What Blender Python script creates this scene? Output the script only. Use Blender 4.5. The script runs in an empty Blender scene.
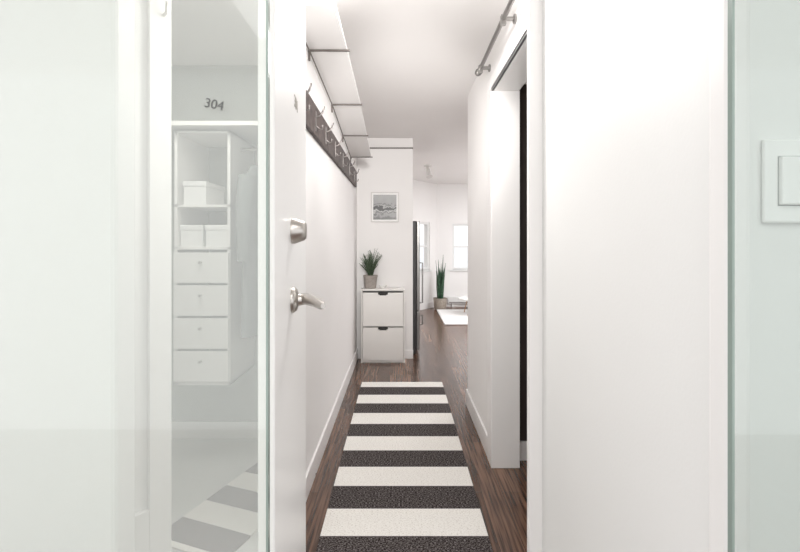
import bpy, bmesh, math, random
from mathutils import Vector, Matrix
random.seed(7)
scene = bpy.context.scene
scene.view_settings.view_transform = 'Standard'
scene.view_settings.look = 'None'
scene.view_settings.exposure = 0.45
F = 444.4; CH = 1.35

# ------------------------------------------------------------ materials
def mat(name, col, rough=0.5, metal=0.0, var=0.0, vscale=8.0, bump=0.0, bscale=60.0, coat=0.0, spec=0.5, trans=0.0):
    m = bpy.data.materials.new(name); m.use_nodes = True
    nt = m.node_tree; b = nt.nodes['Principled BSDF']
    b.inputs['Base Color'].default_value = (*col, 1)
    b.inputs['Roughness'].default_value = rough
    b.inputs['Metallic'].default_value = metal
    b.inputs['Specular IOR Level'].default_value = spec
    b.inputs['Coat Weight'].default_value = coat
    tc = nt.nodes.new('ShaderNodeTexCoord')
    if var > 0:
        n = nt.nodes.new('ShaderNodeTexNoise'); n.inputs['Scale'].default_value = vscale
        nt.links.new(tc.outputs['Object'], n.inputs['Vector'])
        r = nt.nodes.new('ShaderNodeValToRGB')
        r.color_ramp.elements[0].position = 0.3; r.color_ramp.elements[1].position = 0.7
        r.color_ramp.elements[0].color = (*[c*(1-var) for c in col], 1)
        r.color_ramp.elements[1].color = (*[min(1, c*(1+var)) for c in col], 1)
        nt.links.new(n.outputs['Fac'], r.inputs['Fac'])
        nt.links.new(r.outputs['Color'], b.inputs['Base Color'])
    if bump > 0:
        n2 = nt.nodes.new('ShaderNodeTexNoise'); n2.inputs['Scale'].default_value = bscale
        nt.links.new(tc.outputs['Object'], n2.inputs['Vector'])
        bp = nt.nodes.new('ShaderNodeBump'); bp.inputs['Strength'].default_value = bump
        bp.inputs['Distance'].default_value = 0.002
        nt.links.new(n2.outputs['Fac'], bp.inputs['Height'])
        nt.links.new(bp.outputs['Normal'], b.inputs['Normal'])
    return m

WALL = mat('wall_paint', (0.88, 0.862, 0.85), 0.6, var=0.01, vscale=2, bump=0.15, bscale=150)
WALLN = mat('wall_paint_near', (0.86, 0.86, 0.85), 0.5, var=0.01, vscale=2, bump=0.1, bscale=150)
CEIL = mat('ceiling_paint', (0.88, 0.858, 0.845), 0.8, var=0.01, vscale=2, bump=0.2, bscale=200)
TRIM = mat('trim_gloss', (0.90, 0.885, 0.875), 0.3, var=0.008, vscale=3)
DOORW = mat('door_white', (0.90, 0.89, 0.88), 0.35, var=0.008, vscale=3)
CAB = mat('cabinet_white', (0.88, 0.86, 0.83), 0.35, var=0.01, vscale=5)
DARKSLOT = mat('slot_dark', (0.03, 0.027, 0.025), 0.6, var=0.1)
NICKEL = mat('brushed_nickel', (0.52, 0.49, 0.46), 0.3, 1.0, var=0.06, vscale=40)
STEEL = mat('stainless', (0.33, 0.32, 0.31), 0.35, 1.0, var=0.05, vscale=20)
HOOKM = mat('hook_pewter', (0.26, 0.24, 0.23), 0.4, 1.0, var=0.08, vscale=30)
FRDARK = mat('fridge_side', (0.05, 0.048, 0.048), 0.5, var=0.1)
BRKT = mat('bracket_dark', (0.14, 0.12, 0.11), 0.5, var=0.05)
RACK = mat('rack_wood', (0.08, 0.060, 0.055), 0.6, var=0.45, vscale=25, bump=0.5, bscale=80)
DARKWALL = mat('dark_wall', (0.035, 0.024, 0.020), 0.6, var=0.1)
CONC = mat('concrete', (0.38, 0.34, 0.31), 0.85, var=0.12, vscale=30, bump=0.4)
SOIL = mat('soil', (0.05, 0.035, 0.025), 0.95, var=0.3, vscale=60)
HERB = mat('herb_green', (0.10, 0.14, 0.085), 0.7, var=0.35, vscale=40)
SNAKE = mat('snake_green', (0.035, 0.085, 0.045), 0.45, var=0.5, vscale=30)
BASKET = mat('basket_weave', (0.38, 0.33, 0.28), 0.85, var=0.2, vscale=60, bump=0.6)
PORC = mat('porcelain', (0.88, 0.87, 0.85), 0.15, var=0.01)
PAPER = mat('frame_white', (0.93, 0.92, 0.91), 0.5, var=0.01)
FRAMEM = mat('frame_pale', (0.66, 0.64, 0.62), 0.5, var=0.02)
SHAG = mat('shag_white', (0.85, 0.84, 0.83), 0.95, var=0.06, vscale=60, bump=1.0, bscale=120)
HEAT = mat('heater_enamel', (0.8, 0.8, 0.79), 0.4, var=0.01)
BRASS = mat('brass', (0.45, 0.27, 0.15), 0.35, 1.0, var=0.05)
CLOSW = mat('closet_wall', (0.40, 0.42, 0.37), 0.7, var=0.02)
CLOSF = mat('closet_floor_pale', (0.66, 0.66, 0.64), 0.4, var=0.04, vscale=5)  # pale floor colour imitates the washed-out floor reflection in the pane
COATM = mat('coat_wool', (0.20, 0.22, 0.21), 0.9, var=0.15, vscale=40, bump=0.4)
PLAST = mat('switch_plastic', (0.92, 0.92, 0.91), 0.3, var=0.005)
NUMM = mat('reflected_numeral_grey', (0.10, 0.10, 0.10), 0.45, var=0.05)
GEDGE = mat('glass_edge_green', (0.26, 0.32, 0.29), 0.15, var=0.1, vscale=3)
BUILD = mat('outside_facade', (0.75, 0.76, 0.78), 0.8, var=0.05)
GAPM = mat('gap_grey', (0.35, 0.36, 0.35), 0.6, var=0.02)

def glass_mat(name, tint, veil, f):
    m = bpy.data.materials.new(name); m.use_nodes = True; nt = m.node_tree
    nt.nodes.clear()
    o = nt.nodes.new('ShaderNodeOutputMaterial')
    t = nt.nodes.new('ShaderNodeBsdfTransparent'); t.inputs['Color'].default_value = (*tint, 1)
    tr = nt.nodes.new('ShaderNodeBsdfDiffuse'); tr.inputs['Color'].default_value = (*veil, 1)
    tc = nt.nodes.new('ShaderNodeTexCoord'); n = nt.nodes.new('ShaderNodeTexNoise'); n.inputs['Scale'].default_value = 1.5
    nt.links.new(tc.outputs['Object'], n.inputs['Vector'])
    mr = nt.nodes.new('ShaderNodeMapRange'); mr.inputs['To Min'].default_value = f-0.02; mr.inputs['To Max'].default_value = f+0.02
    nt.links.new(n.outputs['Fac'], mr.inputs['Value'])
    mx = nt.nodes.new('ShaderNodeMixShader')
    nt.links.new(mr.outputs['Result'], mx.inputs['Fac'])
    nt.links.new(t.outputs[0], mx.inputs[1]); nt.links.new(tr.outputs[0], mx.inputs[2])
    g = nt.nodes.new('ShaderNodeBsdfGlossy'); g.inputs['Roughness'].default_value = 0.03
    m2 = nt.nodes.new('ShaderNodeMixShader'); m2.inputs['Fac'].default_value = 0.04
    nt.links.new(mx.outputs[0], m2.inputs[1]); nt.links.new(g.outputs[0], m2.inputs[2])
    nt.links.new(m2.outputs[0], o.inputs['Surface'])
    return m
GLASSL = glass_mat('reflection_veil_glass', (0.96, 0.975, 0.96), (0.86, 0.88, 0.86), 0.20)  # white veil in the shader imitates the pane's faint reflection
GLASSR = glass_mat('green_glass', (0.89, 0.91, 0.90), (0.76, 0.79, 0.775), 0.05)

def wood_floor():
    m = bpy.data.materials.new('wood_floor'); m.use_nodes = True; nt = m.node_tree
    b = nt.nodes['Principled BSDF']
    tc = nt.nodes.new('ShaderNodeTexCoord')
    mp = nt.nodes.new('ShaderNodeMapping'); mp.inputs['Rotation'].default_value = (0, 0, math.radians(90))
    nt.links.new(tc.outputs['Object'], mp.inputs['Vector'])
    br = nt.nodes.new('ShaderNodeTexBrick')
    br.inputs['Scale'].default_value = 1.0
    br.inputs['Brick Width'].default_value = 1.2; br.inputs['Row Height'].default_value = 0.11
    br.inputs['Mortar Size'].default_value = 0.0015; br.inputs['Mortar Smooth'].default_value = 0.3
    br.inputs['Color1'].default_value = (0.098, 0.054, 0.036, 1)
    br.inputs['Color2'].default_value = (0.175, 0.102, 0.070, 1)
    br.inputs['Mortar'].default_value = (0.03, 0.018, 0.013, 1)
    nt.links.new(mp.outputs['Vector'], br.inputs['Vector'])
    m2 = nt.nodes.new('ShaderNodeMapping'); m2.inputs['Scale'].default_value = (50, 1.8, 1)
    nt.links.new(tc.outputs['Object'], m2.inputs['Vector'])
    n = nt.nodes.new('ShaderNodeTexNoise'); n.inputs['Scale'].default_value = 1.6; n.inputs['Detail'].default_value = 6
    nt.links.new(m2.outputs['Vector'], n.inputs['Vector'])
    r = nt.nodes.new('ShaderNodeValToRGB')
    r.color_ramp.elements[0].position = 0.36; r.color_ramp.elements[0].color = (0.36, 0.35, 0.35, 1)
    r.color_ramp.elements[1].position = 0.64; r.color_ramp.elements[1].color = (1.4, 1.33, 1.27, 1)
    nt.links.new(n.outputs['Fac'], r.inputs['Fac'])
    mx = nt.nodes.new('ShaderNodeMix'); mx.data_type = 'RGBA'; mx.blend_type = 'MULTIPLY'; mx.inputs['Factor'].default_value = 1
    nt.links.new(br.outputs['Color'], mx.inputs[6]); nt.links.new(r.outputs['Color'], mx.inputs[7])
    nt.links.new(mx.outputs[2], b.inputs['Base Color'])
    b.inputs['Roughness'].default_value = 0.24
    b.inputs['Specular IOR Level'].default_value = 0.65
    bp = nt.nodes.new('ShaderNodeBump'); bp.inputs['Strength'].default_value = 0.12; bp.inputs['Distance'].default_value = 0.002
    nt.links.new(n.outputs['Fac'], bp.inputs['Height']); nt.links.new(bp.outputs['Normal'], b.inputs['Normal'])
    return m
FLOORM = wood_floor()

def rug_mat(name, period, phase, dark=(0.024, 0.018, 0.018)):
    m = bpy.data.materials.new(name); m.use_nodes = True; nt = m.node_tree
    b = nt.nodes['Principled BSDF']; L = nt.links.new
    tc = nt.nodes.new('ShaderNodeTexCoord'); sp = nt.nodes.new('ShaderNodeSeparateXYZ'); L(tc.outputs['Object'], sp.inputs[0])
    def mth(op, a, bb=None):
        x = nt.nodes.new('ShaderNodeMath'); x.operation = op
        for i, v in enumerate((a, bb)):
            if v is None: continue
            if isinstance(v, (int, float)): x.inputs[i].default_value = v
            else: L(v, x.inputs[i])
        return x.outputs[0]
    s = mth('DIVIDE', mth('SUBTRACT', phase, sp.outputs['Y']), 2*period)
    black = mth('LESS_THAN', mth('FRACT', s), 0.5)
    mp = nt.nodes.new('ShaderNodeMapping'); mp.inputs['Scale'].default_value = (70, 150, 1); L(tc.outputs['Object'], mp.inputs['Vector'])
    n = nt.nodes.new('ShaderNodeTexNoise'); n.inputs['Scale'].default_value = 1.6; n.inputs['Detail'].default_value = 2; L(mp.outputs['Vector'], n.inputs['Vector'])
    r1 = nt.nodes.new('ShaderNodeValToRGB')
    e = r1.color_ramp.elements; e[0].position = 0.47; e[0].color = (*dark, 1); e[1].position = 0.69; e[1].color = (0.30, 0.27, 0.26, 1)
    r2 = nt.nodes.new('ShaderNodeValToRGB')
    e = r2.color_ramp.elements; e[0].position = 0.30; e[0].color = (0.64, 0.60, 0.55, 1); e[1].position = 0.50; e[1].color = (0.92, 0.895, 0.85, 1)
    L(n.outputs['Fac'], r1.inputs['Fac']); L(n.outputs['Fac'], r2.inputs['Fac'])
    mx = nt.nodes.new('ShaderNodeMix'); mx.data_type = 'RGBA'
    L(black, mx.inputs['Factor']); L(r2.outputs['Color'], mx.inputs[6]); L(r1.outputs['Color'], mx.inputs[7])
    L(mx.outputs[2], b.inputs['Base Color']); b.inputs['Roughness'].default_value = 0.95; b.inputs['Specular IOR Level'].default_value = 0.1
    bp = nt.nodes.new('ShaderNodeBump'); bp.inputs['Strength'].default_value = 0.6; bp.inputs['Distance'].default_value = 0.003
    L(n.outputs['Fac'], bp.inputs['Height']); L(bp.outputs['Normal'], b.inputs['Normal'])
    return m

def art_mat():
    m = bpy.data.materials.new('landscape_print'); m.use_nodes = True; nt = m.node_tree; L = nt.links.new
    b = nt.nodes['Principled BSDF']; b.inputs['Roughness'].default_value = 0.4
    tc = nt.nodes.new('ShaderNodeTexCoord'); sp = nt.nodes.new('ShaderNodeSeparateXYZ'); L(tc.outputs['Object'], sp.inputs[0])
    n = nt.nodes.new('ShaderNodeTexNoise'); n.inputs['Scale'].default_value = 16; n.inputs['Detail'].default_value = 5; L(tc.outputs['Object'], n.inputs['Vector'])
    a = nt.nodes.new('ShaderNodeMath'); a.operation = 'MULTIPLY_ADD'; L(n.outputs['Fac'], a.inputs[0]); a.inputs[1].default_value = 0.16; a.inputs[2].default_value = -0.08
    s = nt.nodes.new('ShaderNodeMath'); s.operation = 'ADD'; L(sp.outputs['Z'], s.inputs[0]); L(a.outputs[0], s.inputs[1])
    mr = nt.nodes.new('ShaderNodeMapRange'); mr.inputs['From Min'].default_value = -0.13; mr.inputs['From Max'].default_value = 0.13; L(s.outputs[0], mr.inputs['Value'])
    r = nt.nodes.new('ShaderNodeValToRGB'); el = r.color_ramp.elements
    el[0].position = 0; el[0].color = (0.16, 0.16, 0.16, 1); el[1].position = 1; el[1].color = (0.36, 0.36, 0.36, 1)
    for p, c in ((0.16, 0.35), (0.26, 0.12), (0.32, 0.6), (0.38, 0.04), (0.50, 0.05), (0.54, 0.45), (0.60, 0.12), (0.66, 0.30)):
        q = el.new(p); q.color = (c, c, c, 1)
    L(mr.outputs[0], r.inputs['Fac']); L(r.outputs['Color'], b.inputs['Base Color'])
    return m

# ------------------------------------------------------------ mesh helpers
def B(bm, x0, x1, y0, y1, z0, z1):
    v = [bm.verts.new(p) for p in ((x0,y0,z0),(x1,y0,z0),(x1,y1,z0),(x0,y1,z0),(x0,y0,z1),(x1,y0,z1),(x1,y1,z1),(x0,y1,z1))]
    for f in ((0,3,2,1),(4,5,6,7),(0,1,5,4),(1,2,6,5),(2,3,7,6),(3,0,4,7)):
        bm.faces.new([v[i] for i in f])
def frames(pts):
    out = []
    for i, p in enumerate(pts):
        d = (pts[min(i+1, len(pts)-1)] - pts[max(i-1, 0)]).normalized()
        up = Vector((0, 0, 1)) if abs(d.z) < 0.95 else Vector((0, 1, 0))
        a = d.cross(up).normalized(); out.append((p, a, d.cross(a).normalized()))
    return out
def T(bm, pts, r, seg=12, cap=True):
    pts = [Vector(p) for p in pts]
    rs = r if isinstance(r, (list, tuple)) else [r]*len(pts)
    rings = []
    for (p, a, b), rr in zip(frames(pts), rs):
        rings.append([bm.verts.new(p + (a*math.cos(t) + b*math.sin(t))*rr) for t in [2*math.pi*k/seg for k in range(seg)]])
    for i in range(len(rings)-1):
        for k in range(seg):
            bm.faces.new((rings[i][k], rings[i][(k+1) % seg], rings[i+1][(k+1) % seg], rings[i+1][k]))
    if cap:
        bm.faces.new(rings[0][::-1]); bm.faces.new(rings[-1])
def LATHE(bm, prof, seg=28, M=None):
    rings = []
    for r, z in prof:
        rings.append([bm.verts.new((max(r, 1e-4)*math.cos(2*math.pi*k/seg), max(r, 1e-4)*math.sin(2*math.pi*k/seg), z)) for k in range(seg)])
    for i in range(len(rings)-1):
        for k in range(seg):
            bm.faces.new((rings[i][k], rings[i][(k+1) % seg], rings[i+1][(k+1) % seg], rings[i+1][k]))
    bm.faces.new(rings[0][::-1]); bm.faces.new(rings[-1])
    if M is not None:
        vs = [v for rg in rings for v in rg]; bmesh.ops.transform(bm, matrix=M, verts=vs)
def finish(name, bm, m, parent=None, loc=(0,0,0), rotz=0.0, bevel=0.0, smooth=False, label=None):
    bmesh.ops.recalc_face_normals(bm, faces=bm.faces)
    me = bpy.data.meshes.new(name); bm.to_mesh(me); bm.free()
    me.materials.append(m)
    if smooth:
        for p in me.polygons: p.use_smooth = True
        me.set_sharp_from_angle(angle=math.radians(50))
    o = bpy.data.objects.new(name, me); scene.collection.objects.link(o)
    o.location = loc; o.rotation_euler = (0, 0, rotz)
    if parent: o.parent = parent
    if bevel > 0:
        md = o.modifiers.new('bevel', 'BEVEL'); md.width = bevel; md.segments = 2; md.limit_method = 'ANGLE'
    if label: o['label'] = label
    return o
def boxes(name, lst, m, **k):
    bm = bmesh.new()
    for b in lst: B(bm, *b)
    return finish(name, bm, m, **k)
def struct(name, lst, m, **k):
    o = boxes(name, lst, m, **k); o['kind'] = 'structure'; return o
def root(name, loc, label, cat, rotz=0.0, group=None):
    e = bpy.data.objects.new(name, None); e.empty_display_size = 0.05
    scene.collection.objects.link(e); e.location = loc; e.rotation_euler = (0, 0, rotz)
    e['label'] = label; e['category'] = cat
    if group: e['group'] = group
    return e

H = 2.56
LX = -0.50; RX = 0.56; EY = 5.15
WS = 1.98
# ------------------------------------------------------------ shell
struct('floor', [(-3.2, 4.2, -2.0, 10.2, -0.1, 0.0)], FLOORM)
struct('ceiling', [(-3.2, 4.2, -2.0, 10.2, H, H+0.1)], CEIL)
struct('wall_left', [(LX-0.1, LX, WS, EY+0.1, 0, H)], WALL)
struct('baseboard_left', [(LX, LX+0.014, WS, EY, 0, 0.125)], TRIM, bevel=0.004)
struct('wall_end', [(LX, 0.149, EY, EY+0.08, 0, 2.43)], WALL)
struct('trim_1', [(LX+0.13, 0.152, EY-0.004, EY+0.08, 2.43, 2.445)], BRKT)  # dark strip painted in as the shadow line below the soffit
struct('wall_end.001', [(LX, 0.149, EY+0.02, EY+0.9, 2.445, H)], CEIL)
struct('baseboard_end', [(LX+0.015, 0.152, EY-0.012, EY, 0, 0.10)], TRIM, bevel=0.003)
struct('wall_right', [(RX, RX+0.15, 2.667, 3.68, 0, H), (RX, RX+0.15, 1.44, 2.667, 2.27, H)], WALL)
struct('baseboard_right', [(RX-0.014, RX, 2.78, 3.69, 0, 0.13), (RX-0.014, RX+0.15, 3.68, 3.694, 0, 0.13)], TRIM, bevel=0.003)
struct('trim_2', [(RX-0.016, RX, 2.667, 2.77, 0, 2.34), (RX-0.016, RX+0.155, 2.65, 2.667, 0, 2.255),
                  (RX-0.016, RX, 1.44, 2.667, 2.25, 2.34), (RX-0.016, RX+0.15, 1.44, 2.65, 2.25, 2.27)], TRIM, bevel=0.003)
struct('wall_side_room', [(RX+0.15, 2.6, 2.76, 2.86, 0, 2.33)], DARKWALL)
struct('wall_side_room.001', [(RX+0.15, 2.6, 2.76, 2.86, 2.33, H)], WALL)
struct('baseboard_side_room', [(RX+0.15, 2.6, 2.745, 2.76, 0, 0.115)], TRIM)
struct('wall_side_room.002', [(2.6, 2.7, 0.6, 3.6, 0, H)], WALL)
struct('trim_3', [(0.409, 0.455, 1.41, 1.435, 0, H)], TRIM, bevel=0.004)
struct('wall_entry_right', [(0.452, 1.9, 0.62, 1.44, 0, H)], WALLN)
struct('trim_4', [(0.437, 0.47, 0.59, 0.635, 0, H)], TRIM, bevel=0.01)
struct('wall_entry_left', [(-2.6, -0.640, 1.0, 1.08, 0, H)], WALLN, bevel=0.01)
struct('wall_closet_back', [(-2.6, LX-0.1, 3.05, 3.15, 0, H)], CLOSW)
struct('wall_closet_left', [(-2.7, -2.6, 1.0, 3.15, 0, H)], CLOSW)
struct('baseboard_closet', [(-2.6, LX-0.1, 3.035, 3.05, 0, 0.12)], TRIM)
struct('floor.001', [(-2.6, LX-0.1, 1.08, 3.035, 0, 0.006)], CLOSF)

# ------------------------------------------------------------ living room walls with windows
def window_wall(idx, p0, p1, h0, h1, z0, z1, thick=0.15, ext=0):
    p0 = Vector(p0); p1 = Vector(p1); d = p1-p0; L = d.length; ang = math.atan2(d.y, d.x)
    loc = (p0.x, p0.y, 0)
    suf = '' if idx == 1 else '.001'
    w = struct('wall_living'+suf, [(0, h0, 0, thick, 0, H), (h1, L, 0, thick, 0, H), (h0, h1, 0, thick, 0, z0), (h0, h1, 0, thick, z1, H)], WALL, loc=loc, rotz=ang)
    f = 0.045
    struct('window_%d' % idx, [(h0, h0+f, 0.03, 0.09, z0, z1), (h1-f, h1, 0.03, 0.09, z0, z1), (h0+f, h1-f, 0.03, 0.09, z0, z0+f), (h0+f, h1-f, 0.03, 0.09, z1-f, z1),
        (h0+f, h1-f, 0.04, 0.08, (z0+z1)/2-0.018, (z0+z1)/2+0.018)], HEAT, loc=loc, rotz=ang)
    struct('trim_%d' % (4+idx), [(h0-0.05, h1+0.05, -0.03, 0.03, z0-0.03, z0)], HEAT, loc=loc, rotz=ang)
    struct('baseboard_living'+suf, [(0, L, -0.015, 0, 0, 0.12)], TRIM, loc=loc, rotz=ang)
dv = Vector((0.775, 1.0)); C = Vector((0.775, 9.3)); P0 = C-2*dv; Ld = dv.length
window_wall(1, P0, C, 2*Ld-0.57*Ld, 2*Ld-0.21*Ld, 0.78, 1.75)
window_wall(2, C, (4.2, 9.3), 0.32, 1.25, 0.77, 1.73)
struct('wall_living.002', [(4.1, 4.2, 2.86, 9.3, 0, H)], WALL)
struct('wall_kitchen', [(-3.2, -3.1, 3.15, 8.0, 0, H)], WALL)
ob = boxes('neighbouring_building', [(-2, 1.25, 16, 18, -3, 1.3), (1.6, 5, 15, 17, -3, 1.15)], BUILD)
ob['kind'] = 'structure'

# ------------------------------------------------------------ rug
bm = bmesh.new(); B(bm, -0.383, 0.385, -1.56, 1.56, 0, 0.009)
bmesh.ops.subdivide_edges(bm, edges=bm.edges, cuts=6, use_grid_fill=True)
rug = finish('runner_rug', bm, rug_mat('runner_weave', 0.2083, 4.11-2.70), loc=(0.018, 2.70, 0), bevel=0.003)
rug['label'] = 'woven runner rug with black and cream stripes on wood floor'; rug['category'] = 'rug'
bm = bmesh.new(); B(bm, -0.20, 0.20, -0.38, 0.38, 0, 0.009)
r2 = finish('rug_reflection', bm, rug_mat('rug_reflection_weave', 0.15, 0.1, (0.20, 0.19, 0.19)), loc=(-0.80, 2.28, 0.006), rotz=math.radians(-20))  # flat mesh models the runner's reflection in the glass pane
r2['label'] = 'striped runner reflection modelled as a flat mat on closet floor'; r2['category'] = 'rug'

# ------------------------------------------------------------ shoe cabinet
cy0 = 4.955
cab = root('shoe_cabinet', (-0.19, cy0, 0), 'slim white two-flap shoe cabinet standing against the end wall', 'cabinet')
w = 0.246; D = EY-cy0-0.002-0.012; HH = 0.825
boxes('body', [(-w, -w+0.018, 0, D, 0, HH-0.02), (w-0.018, w, 0, D, 0, HH-0.02), (-w, w, 0, D, HH-0.02, HH), (-w+0.018, w-0.018, 0.02, D, 0.0, 0.03),
               (-w+0.018, w-0.018, D-0.01, D, 0.03, HH-0.02), (-w+0.018, w-0.018, 0.025, D-0.02, 0.40, 0.415)], CAB, parent=cab, bevel=0.002)
for (z0, z1) in ((0.03, 0.396), (0.412, 0.785)):
    bm = bmesh.new()
    hw = 0.055; a = w-0.022
    B(bm, -a, -hw, 0.0, 0.016, z0, z1); B(bm, hw, a, 0.0, 0.016, z0, z1)
    B(bm, -hw, hw, 0.0, 0.016, z0, z1-0.032)
    for s in (-1, 1):
        for k in range(4):
            x = s*(hw - k*0.003); B(bm, min(x, x-s*0.012), max(x, x-s*0.012), 0.0, 0.016, z1-0.032, z1-0.032+0.010-k*0.003)
    fl = finish('flap_door', bm, CAB, parent=cab)
    boxes('finger_slot', [(-hw, hw, 0.017, 0.02, z1-0.034, z1)], DARKSLOT, parent=fl, label='dark recessed finger slot')

def potted(name, loc, label, potprof, potmat, r_soil, z_soil, leafmat):
    rt = root(name, loc, label, 'plant')
    bm = bmesh.new(); LATHE(bm, potprof); finish('pot', bm, potmat, parent=rt, smooth=True)
    bm = bmesh.new(); LATHE(bm, [(0.001, z_soil-0.005), (r_soil, z_soil-0.005), (r_soil, z_soil), (0.001, z_soil+0.003)]); finish('soil', bm, SOIL, parent=rt)
    return rt
hp = potted('potted_herb', (-0.335, 5.04, HH), 'bushy grey-green herb in grey pot on shoe cabinet',
    [(0.001, 0), (0.055, 0), (0.062, 0.004), (0.078, 0.13), (0.082, 0.135), (0.082, 0.15), (0.072, 0.15), (0.068, 0.12), (0.001, 0.12)], CONC, 0.07, 0.135, HERB)
bm = bmesh.new()
for i in range(90):
    a = random.uniform(0, 2*math.pi); r0 = random.uniform(0, 0.05); lean = random.uniform(0.01, 0.135); h = random.uniform(0.12, 0.27)
    if i < 14: h = random.uniform(0.26, 0.33); lean *= 0.7
    ct, st = math.cos(a), math.sin(a)*0.7
    pts = []
    for k in range(7):
        t = k/6; rr = r0*0.6 + lean*t**1.6
        pts.append(Vector((rr*ct, rr*st, 0.13 + h*t)))
    T(bm, pts, [0.0022]*6+[0.0008], seg=4)
    for k in range(1, 7):
        for q in range(4):
            p = pts[k-1].lerp(pts[k], q/4); ang = random.uniform(0, 6.28)
            dd = Vector((math.cos(ang), math.sin(ang)*0.8, 0.75)).normalized()*random.uniform(0.014, 0.024)
            s = Vector((-math.sin(ang), math.cos(ang), 0))*0.003
            vs = [bm.verts.new(x) for x in (p-s*0.4, p+dd*0.5-s, p+dd, p+dd*0.5+s, p+s*0.4)]
            bm.faces.new(vs)
fo = finish('foliage', bm, HERB, parent=hp)
bm = bmesh.new(); LATHE(bm, [(0.001, 0), (0.02, 0), (0.024, 0.004), (0.045, 0.03), (0.047, 0.036), (0.043, 0.036), (0.022, 0.009), (0.001, 0.008)])
o = finish('small_dish', bm, PORC, loc=(-0.195, 5.03, HH), smooth=True); o['label'] = 'small white porcelain dish on shoe cabinet'; o['category'] = 'dish'

# framed art
fx, fz = -0.175, 1.753
fr = root('framed_picture', (fx, EY-0.001, fz), 'white-framed black and white landscape photograph on end wall', 'picture')
a, b_, t = 0.160, 0.172, 0.008
boxes('frame', [(-a, -a+t, -0.022, 0, -b_, b_), (a-t, a, -0.022, 0, -b_, b_), (-a+t, a-t, -0.022, 0, -b_, -b_+t), (-a+t, a-t, -0.022, 0, b_-t, b_)], FRAMEM, parent=fr, bevel=0.002, label='thin pale frame')
boxes('mat_board', [(-a+t, a-t, -0.010, -0.004, -b_+t, b_-t)], PAPER, parent=fr)
boxes('print', [(-a+0.026, a-0.026, -0.013, -0.0102, -b_+0.028, b_-0.028)], art_mat(), parent=fr, label='monochrome landscape print')

# ------------------------------------------------------------ coat rack
cr = root('coat_rack', (LX+0.001, 3.4, 2.04), 'dark weathered wood coat rack with metal hooks on hallway wall', 'coat rack')
for i in range(6):
    y0 = -1.40 + i*0.485
    boxes('board', [(0, 0.022, y0, y0+0.475, -0.088, 0.088)], RACK, parent=cr, bevel=0.003)
for y in (2.15, 2.52, 2.86, 3.28, 3.72, 4.2, 4.66):
    yy = y-3.4
    bm = bmesh.new()
    B(bm, 0.022, 0.026, yy-0.012, yy+0.012, -0.06, 0.05)
    T(bm, [(0.026, yy, 0.02), (0.045, yy, 0.024), (0.060, yy, 0.045), (0.070, yy, 0.078)], [0.006, 0.006, 0.0055, 0.005], seg=8)
    T(bm, [(0.026, yy, -0.035), (0.042, yy, -0.052), (0.058, yy, -0.05), (0.062, yy, -0.028)], [0.006, 0.006, 0.0055, 0.005], seg=8)
    finish('hook', bm, HOOKM, parent=cr, smooth=True, label='pewter metal double hook')

ys = [WS, 2.43, 3.24, 3.85, 4.46]; zs = [2.405, 2.40, 2.355, 2.275, 2.205]
sh = root('wall_shelf', (LX, 3.2, 2.2), 'long narrow white shelf on thin brackets high on wall', 'shelf')
for i in range(4):
    bm = bmesh.new()
    y0, y1 = ys[i]-3.2, ys[i+1]-3.2; za, zb = zs[i]-2.2, zs[i+1]-2.2
    X0, X1 = 0.001, 0.21
    v = [bm.verts.new(p) for p in ((X0,y0,za),(X1,y0,za),(X1,y1,zb),(X0,y1,zb),(X0,y0,za+0.02),(X1,y0,za+0.02),(X1,y1,zb+0.02),(X0,y1,zb+0.02))]
    for f in ((0,3,2,1),(4,5,6,7),(0,1,5,4),(1,2,6,5),(2,3,7,6),(3,0,4,7)): bm.faces.new([v[k] for k in f])
    finish('board', bm, WALL, parent=sh)
    bm = bmesh.new(); B(bm, 0.0, 0.225, y1-0.010, y1+0.002, zb-0.009, zb-0.001); B(bm, 0.0, 0.01, y1-0.012, y1+0.004, zb-0.06, zb-0.009)
    finish('bracket', bm, BRKT, parent=sh, label='thin dark metal bracket')
bm = bmesh.new(); T(bm, [(0.012, ys[i]-3.2, zs[i]-2.2-0.02) for i in range(5)], 0.004, seg=8)
finish('rail', bm, BRKT, parent=sh)

# ------------------------------------------------------------ barn rail on right wall
rl = root('curtain_rail', (0.50, 2.4, 2.43), 'brushed steel sliding rail fixed high on wall above doorway', 'rail')
bm = bmesh.new(); T(bm, [(0, -0.9, 0), (0, 0.42, 0)], 0.012, seg=14); finish('bar', bm, STEEL, parent=rl, smooth=True)
for y in (-0.85, -0.25, 0.36):
    bm = bmesh.new(); T(bm, [(0.06, y, 0), (0.0, y, 0)], 0.010, seg=12); T(bm, [(0.06, y, 0), (0.05, y, 0)], 0.022, seg=16)
    B(bm, -0.012, 0.012, y-0.012, y+0.012, -0.03, 0.016)
    finish('bracket', bm, STEEL, parent=rl)
bm = bmesh.new(); T(bm, [(0, 0.42, 0), (0, 0.44, 0)], 0.022, seg=16); finish('end_stop', bm, STEEL, parent=rl)

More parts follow.
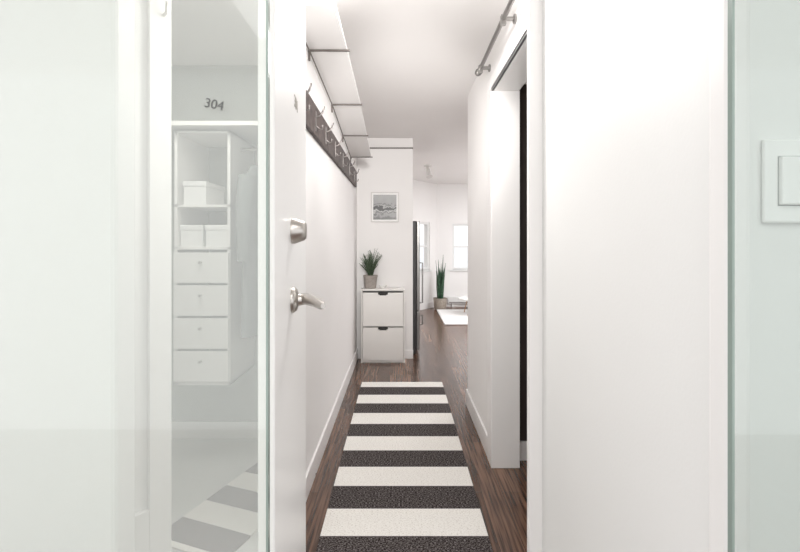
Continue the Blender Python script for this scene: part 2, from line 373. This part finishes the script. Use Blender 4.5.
# ------------------------------------------------------------ entry door (grazing) with hardware
N = Vector((-0.1914, 0.68)); E = Vector((-0.2434, 1.15)); dd = E-N; ang = math.atan2(dd.y, dd.x); Ld_ = dd.length
dr = root('entry_door', (N.x, N.y, 0.0), 'open white entry door with brushed nickel lock and lever', 'door', rotz=ang)
dl = boxes('door_leaf', [(0, Ld_, 0.0, 0.026, 0.01, 2.54)], DOORW, parent=dr, bevel=0.003)
hx = 0.198
Rm = Matrix.Translation((hx, 0, 1.372)) @ Matrix.Rotation(math.radians(90), 4, 'X')
bm = bmesh.new(); LATHE(bm, [(0.001, 0), (0.0255, 0), (0.0255, 0.006), (0.021, 0.018), (0.019, 0.024), (0.015, 0.028), (0.001, 0.029)], M=Rm)
finish('deadbolt', bm, NICKEL, parent=dr, smooth=True, label='round brushed nickel deadbolt')
Rm = Matrix.Translation((hx, 0, 1.236)) @ Matrix.Rotation(math.radians(90), 4, 'X')
bm = bmesh.new(); LATHE(bm, [(0.001, 0), (0.0255, 0), (0.0255, 0.004), (0.021, 0.010), (0.012, 0.013), (0.010, 0.026), (0.001, 0.028)], M=Rm)
hnd = finish('lever_handle', bm, NICKEL, parent=dr, smooth=True, label='brushed nickel lever handle')
bm = bmesh.new()
T(bm, [(hx+0.004, -0.018, 1.238), (hx-0.003, -0.028, 1.238), (hx-0.018, -0.037, 1.237), (hx-0.045, -0.050, 1.236), (hx-0.075, -0.062, 1.235), (hx-0.085, -0.066, 1.235)], [0.010, 0.0115, 0.0105, 0.0092, 0.0080, 0.005], seg=16)
finish('lever', bm, NICKEL, parent=hnd, smooth=True)
def text_mesh(s, size, extr):
    cu = bpy.data.curves.new('txt', 'FONT'); cu.body = s; cu.size = size; cu.extrude = extr; cu.align_x = 'CENTER'; cu.align_y = 'CENTER'
    to = bpy.data.objects.new('txt', cu); scene.collection.objects.link(to)
    bpy.context.view_layer.update()
    me = bpy.data.meshes.new_from_object(to.evaluated_get(bpy.context.evaluated_depsgraph_get()))
    bpy.data.objects.remove(to); return me
me = text_mesh('304', 0.036, 0.0005); me.materials.append(NICKEL)
nm = bpy.data.objects.new('room_number', me); scene.collection.objects.link(nm); nm.parent = dr
nm.rotation_euler = (math.radians(90), 0, 0); nm.location = (hx+0.06, -0.0008, 1.64)
nm['label'] = 'metal room numerals 304'

# ------------------------------------------------------------ glass panes
gl = root('glass_panel', (-0.178, 0.60, 0), 'frameless glass panel with pale reflection veil, green edge and reflected room number', 'glass panel')
boxes('pane', [(-0.9, -0.003, 0.0, 0.008, 0.0, 2.5)], GLASSL, parent=gl)
boxes('polished_edge', [(-0.003, 0.0, 0.0, 0.008, 0.0, 2.5)], GEDGE, parent=gl, label='green polished glass edge')
me = text_mesh('304', 0.018, 0.0003); me.materials.append(NUMM)  # reflection of the room number, modelled as numerals on the pane
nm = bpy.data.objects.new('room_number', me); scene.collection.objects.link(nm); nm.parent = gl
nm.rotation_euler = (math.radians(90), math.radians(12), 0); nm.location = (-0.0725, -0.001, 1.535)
nm['label'] = 'grey reflected numerals 304 set on the glass'
gr = root('glass_panel', (0.415, 0.555, 0), 'frameless greenish glass panel standing beside wall switch', 'glass panel')
boxes('pane', [(0.003, 0.5, 0.0, 0.008, 0.0, 2.5)], GLASSR, parent=gr)
boxes('polished_edge', [(0.0, 0.003, 0.0, 0.008, 0.0, 2.5)], GEDGE, parent=gr)

sw = root('light_switch', (0.538, 0.619, 1.434), 'white rocker light switch plate on wall', 'light switch')
boxes('plate', [(-0.036, 0.036, -0.007, 0, -0.058, 0.058)], PLAST, parent=sw, bevel=0.003)
boxes('rocker', [(-0.0165, 0.0165, -0.013, -0.004, -0.033, 0.033)], PLAST, parent=sw, bevel=0.002)
boxes('rocker_gap', [(-0.018, 0.018, -0.0074, -0.005, -0.0345, 0.0345)], GAPM, parent=sw)

# ------------------------------------------------------------ closet contents: drawers, boxes, rod, coat model the pane's reflection as solids
p1 = Vector((-1.40, 1.16)); p2 = Vector((-0.894, 1.74)); d = p2-p1; LL = d.length; an = math.atan2(d.y, d.x)
cd = root('closet_door', (p1.x, p1.y, 0.006), 'white shaker closet door standing ajar', 'door', rotz=an)
boxes('door_leaf', [(0, LL, 0.024, 0.04, 0, 2.4), (LL-0.08, LL, 0, 0.024, 0, 2.4), (0, 0.09, 0, 0.024, 0, 2.4), (0.09, LL-0.08, 0, 0.024, 0, 0.33), (0.09, LL-0.08, 0, 0.024, 2.3, 2.4)], DOORW, parent=cd, bevel=0.002)
bm = bmesh.new(); T(bm, [(LL-0.03, 0, 2.22), (LL-0.03, -0.03, 2.22), (LL-0.03, -0.035, 2.26)], 0.006, seg=8); finish('hook', bm, NICKEL, parent=cd)

du = root('drawer_unit', (-1.165, 2.6, 0.006), 'white closet tower with drawers and open shelf', 'drawer unit')
W = 0.165
boxes('body', [(-W, -W+0.018, 0.02, 0.449, 0.5, 2.0), (W-0.018, W, 0.02, 0.449, 0.5, 2.0), (-W, W, 0.02, 0.449, 0.5, 0.518), (-W, W, 0.02, 0.42, 1.30, 1.315), (-W, W, 0.02, 0.42, 1.55, 1.565), (-W, W, 0.02, 0.42, 1.985, 2.0)], CAB, parent=du)
for i in range(4):
    z0 = 0.525 + i*0.193
    q = boxes('drawer', [(-W+0.003, W-0.003, 0, 0.018, z0, z0+0.178)], CAB, parent=du, bevel=0.003)
    bm = bmesh.new(); T(bm, [(0, 0, z0+0.12), (0, -0.02, z0+0.12)], [0.006, 0.009], seg=10); finish('knob', bm, NICKEL, parent=q)
for i, (x, z, hh) in enumerate(((-1.238, 1.321, 0.13), (-1.088, 1.321, 0.13), (-1.22, 1.571, 0.14))):
    bx = root('storage_box', (x, 2.78, z), 'white lidded storage box on closet shelf', 'box', group='white boxes on closet shelves')
    boxes('box_base', [(-0.066, 0.066, -0.14, 0.14, 0, hh-0.03)], PORC, parent=bx, bevel=0.003)
    boxes('lid', [(-0.07, 0.07, -0.144, 0.144, hh-0.03, hh)], PORC, parent=bx, bevel=0.003)
us = boxes('closet_shelf', [(-2.3, LX-0.101, 2.55, 3.049, 2.02, 2.045)], CAB); us['label'] = 'white closet top shelf above hanging rail'; us['category'] = 'shelf'
bm = bmesh.new(); T(bm, [(-0.999, 2.8, 1.93), (LX-0.101, 2.8, 1.93)], 0.012, seg=12)
rd = finish('closet_rod', bm, NICKEL, smooth=True); rd['label'] = 'metal closet hanging rod under shelf'; rd['category'] = 'rod'
def coat(loc, label, zt, zb, m):
    rt = root('hanging_coat', loc, label, 'coat')
    bm = bmesh.new(); rings = []
    prof = [(0.0, 0.045, 0.03), (-0.04, 0.10, 0.04), (-0.10, 0.20, 0.05), (-0.3, 0.20, 0.055), (-0.6, 0.205, 0.06), (-0.95, 0.22, 0.065)]
    for z, a, b in prof:
        z = z*(zt-zb)/0.95
        rings.append([bm.verts.new(((b*(1+0.12*math.sin(5*t+z*3)))*math.cos(t), a*math.sin(t), z)) for t in [2*math.pi*k/24 for k in range(24)]])
    for i in range(len(rings)-1):
        for k in range(24): bm.faces.new((rings[i][k], rings[i][(k+1) % 24], rings[i+1][(k+1) % 24], rings[i+1][k]))
    bm.faces.new(rings[0])
    finish('coat_body', bm, m, parent=rt, smooth=True)
    for s in (-1, 1):
        bm = bmesh.new(); T(bm, [(0, s*0.17, -0.09), (0, s*0.225, -0.3), (0, s*0.23, -0.58)], [0.05, 0.045, 0.035], seg=12); finish('sleeve', bm, m, parent=rt, smooth=True)
    bm = bmesh.new(); T(bm, [(0, 0, -0.02), (0, 0, 0.09), (0, 0.02, 0.115), (0, 0.035, 0.09)], 0.003, seg=6); finish('hanger_hook', bm, NICKEL, parent=rt)
coat((-0.895, 2.77, 1.82), 'dark grey wool coat hanging from closet rod', 1.82, 0.80, COATM)

# ------------------------------------------------------------ fridge
fg = root('refrigerator', (-0.15, 5.62, 0), 'dark-sided stainless refrigerator beside the end wall', 'refrigerator')
boxes('body', [(-0.34, 0.345, -0.33, 0.33, 0.02, 1.60)], FRDARK, parent=fg, bevel=0.004)
for z0, z1, n in ((0.06, 0.52, 'freezer_door'), (0.535, 1.6, 'door')):
    q = boxes(n, [(0.35, 0.385, -0.33, 0.33, z0, z1)], STEEL, parent=fg, bevel=0.006)
    bm = bmesh.new()
    za, zb = (z0+0.30, z1-0.05) if n != 'door' else (0.62, 1.1)
    T(bm, [(0.385, -0.28, za), (0.42, -0.28, za), (0.42, -0.28, zb), (0.385, -0.28, zb)], 0.009, seg=10); finish('handle', bm, STEEL, parent=q)
boxes('foot', [(-0.3, 0.3, -0.3, 0.3, 0, 0.02)], FRDARK, parent=fg)

# ------------------------------------------------------------ living room things
sp = potted('potted_snake_plant', (0.80, 8.86, 0), 'tall snake plant in woven pot by the window wall',
    [(0.001, 0), (0.10, 0), (0.12, 0.02), (0.135, 0.22), (0.14, 0.235), (0.125, 0.235), (0.12, 0.2), (0.001, 0.2)], BASKET, 0.12, 0.215, SNAKE)
bm = bmesh.new()
for i in range(18):
    a = random.uniform(0, 6.28); r0 = random.uniform(0.01, 0.06); h = random.uniform(0.50, 0.82); lean = random.uniform(0.02, 0.13)
    if i < 4: h *= 1.12; lean *= 0.4
    side = Vector((math.cos(a+1.57+random.uniform(-1, 1)), math.sin(a+1.57), 0)); L_, R_ = [], []
    for k in range(9):
        t = k/8; wd = 0.028*(1-t**2.5)*(0.7+0.5*math.sin(math.pi*min(1, t*1.3))) + 0.001
        c = Vector((math.cos(a), math.sin(a), 0))*(r0+lean*t**1.5) + Vector((0, 0, 0.2+h*t))
        L_.append(bm.verts.new(c-side*wd)); R_.append(bm.verts.new(c+side*wd))
    for k in range(8): bm.faces.new((L_[k], R_[k], R_[k+1], L_[k+1]))
q = finish('foliage', bm, SNAKE, parent=sp, smooth=True)
md = q.modifiers.new('s', 'SOLIDIFY'); md.thickness = 0.004

bm = bmesh.new(); B(bm, -0.9, 0.9, -0.8, 0.72, 0, 0.03)
o = finish('area_rug', bm, SHAG, loc=(1.62, 8.0, 0), bevel=0.012); o['label'] = 'white shaggy area rug on living room floor'; o['category'] = 'rug'
ht = root('baseboard_heater', (1.6, 9.283, 0.03), 'long white baseboard heater under window', 'heater')
boxes('housing', [(-0.6, 0.6, -0.06, 0, 0.04, 0.18)], HEAT, parent=ht, bevel=0.008)
boxes('grille', [(-0.58, 0.58, -0.064, -0.058, 0.06, 0.075)], BRKT, parent=ht)
for x in (-0.5, 0.5): boxes('foot', [(x-0.02, x+0.02, -0.05, 0, -0.03, 0.04)], HEAT, parent=ht)
ct = root('coffee_table', (1.42, 8.15, 0.0305), 'low round coffee table with thin metal legs on rug', 'table')
bm = bmesh.new(); LATHE(bm, [(0.001, 0.27), (0.34, 0.27), (0.35, 0.275), (0.35, 0.29), (0.34, 0.295), (0.001, 0.295)], seg=48); finish('table_top', bm, PORC, parent=ct)
for k in range(4):
    t = math.radians(45+90*k); bm = bmesh.new(); T(bm, [(0.30*math.cos(t), 0.30*math.sin(t), 0), (0.22*math.cos(t), 0.22*math.sin(t), 0.27)], 0.008, seg=8); finish('leg', bm, BRASS, parent=ct)
cl = root('ceiling_spotlight', (0.44, 7.0, H), 'white ceiling spotlight with round base', 'ceiling light')
bm = bmesh.new(); LATHE(bm, [(0.001, 0), (0.06, 0), (0.06, -0.02), (0.012, -0.025), (0.012, -0.06), (0.001, -0.06)]); finish('base', bm, FRAMEM, parent=cl)
bm = bmesh.new(); T(bm, [(-0.01, 0.02, -0.04), (0.02, -0.06, -0.19)], [0.035, 0.05], seg=20); finish('lamp_head', bm, FRAMEM, parent=cl)

# ------------------------------------------------------------ light
def area(loc, sx, sy, e, rot=(0, 0, 0), col=(1, 0.98, 0.96)):  # unseen area fill, added to brighten; no fitting modelled
    l = bpy.data.lights.new('area', 'AREA'); l.shape = 'RECTANGLE'; l.size = sx; l.size_y = sy; l.energy = e; l.color = col
    o = bpy.data.objects.new('area_fill_light', l); scene.collection.objects.link(o); o.location = loc; o.rotation_euler = rot
def point(loc, e, r=0.1, col=(1, 0.98, 0.96)):  # unseen point fill, added to lift walls and ceiling
    l = bpy.data.lights.new('point_fill', 'POINT'); l.energy = e; l.shadow_soft_size = r; l.color = col
    o = bpy.data.objects.new('point_fill_light', l); scene.collection.objects.link(o); o.location = loc
area((0.03, 1.9, 2.53), 0.6, 0.5, 8)
point((0.03, 1.72, 2.08), 10, 0.08)
l = bpy.data.lights.new('spot', 'SPOT'); l.energy = 125; l.spot_size = math.radians(68); l.spot_blend = 1.0; l.shadow_soft_size = 0.15; l.color = (1, 0.98, 0.96)
o = bpy.data.objects.new('hall_fill_spot', l); scene.collection.objects.link(o); o.location = (0.05, 1.6, 2.12)  # added spot above the view, brightens the far end of the hall
o.rotation_euler = (Vector((0.0, 5.1, 1.85))-Vector(o.location)).to_track_quat('-Z', 'Y').to_euler()
area((0.0, -0.7, 2.5), 1.6, 1.2, 14)
point((0.0, -0.9, 1.9), 7, 0.2)
area((2.4, 6.5, 2.5), 2.0, 3.0, 56, col=(0.98, 0.985, 1))
point((2.4, 6.3, 1.7), 40, 0.2, col=(0.98, 0.985, 1))
point((-1.4, 6.9, 1.9), 28, 0.2)
area((-1.1, 1.9, 2.5), 0.6, 0.6, 8)
wd = bpy.data.worlds.new('World'); scene.world = wd; wd.use_nodes = True
bg = wd.node_tree.nodes['Background']; bg.inputs['Color'].default_value = (0.98, 0.99, 1.0, 1); bg.inputs['Strength'].default_value = 1.1

cam = bpy.data.cameras.new('Camera'); co = bpy.data.objects.new('Camera', cam); scene.collection.objects.link(co)
cam.sensor_width = 36; cam.lens = 20; cam.shift_y = -0.0425; cam.clip_start = 0.02
co.location = (0, 0, CH); co.rotation_euler = (math.radians(90), 0, 0)
scene.camera = co
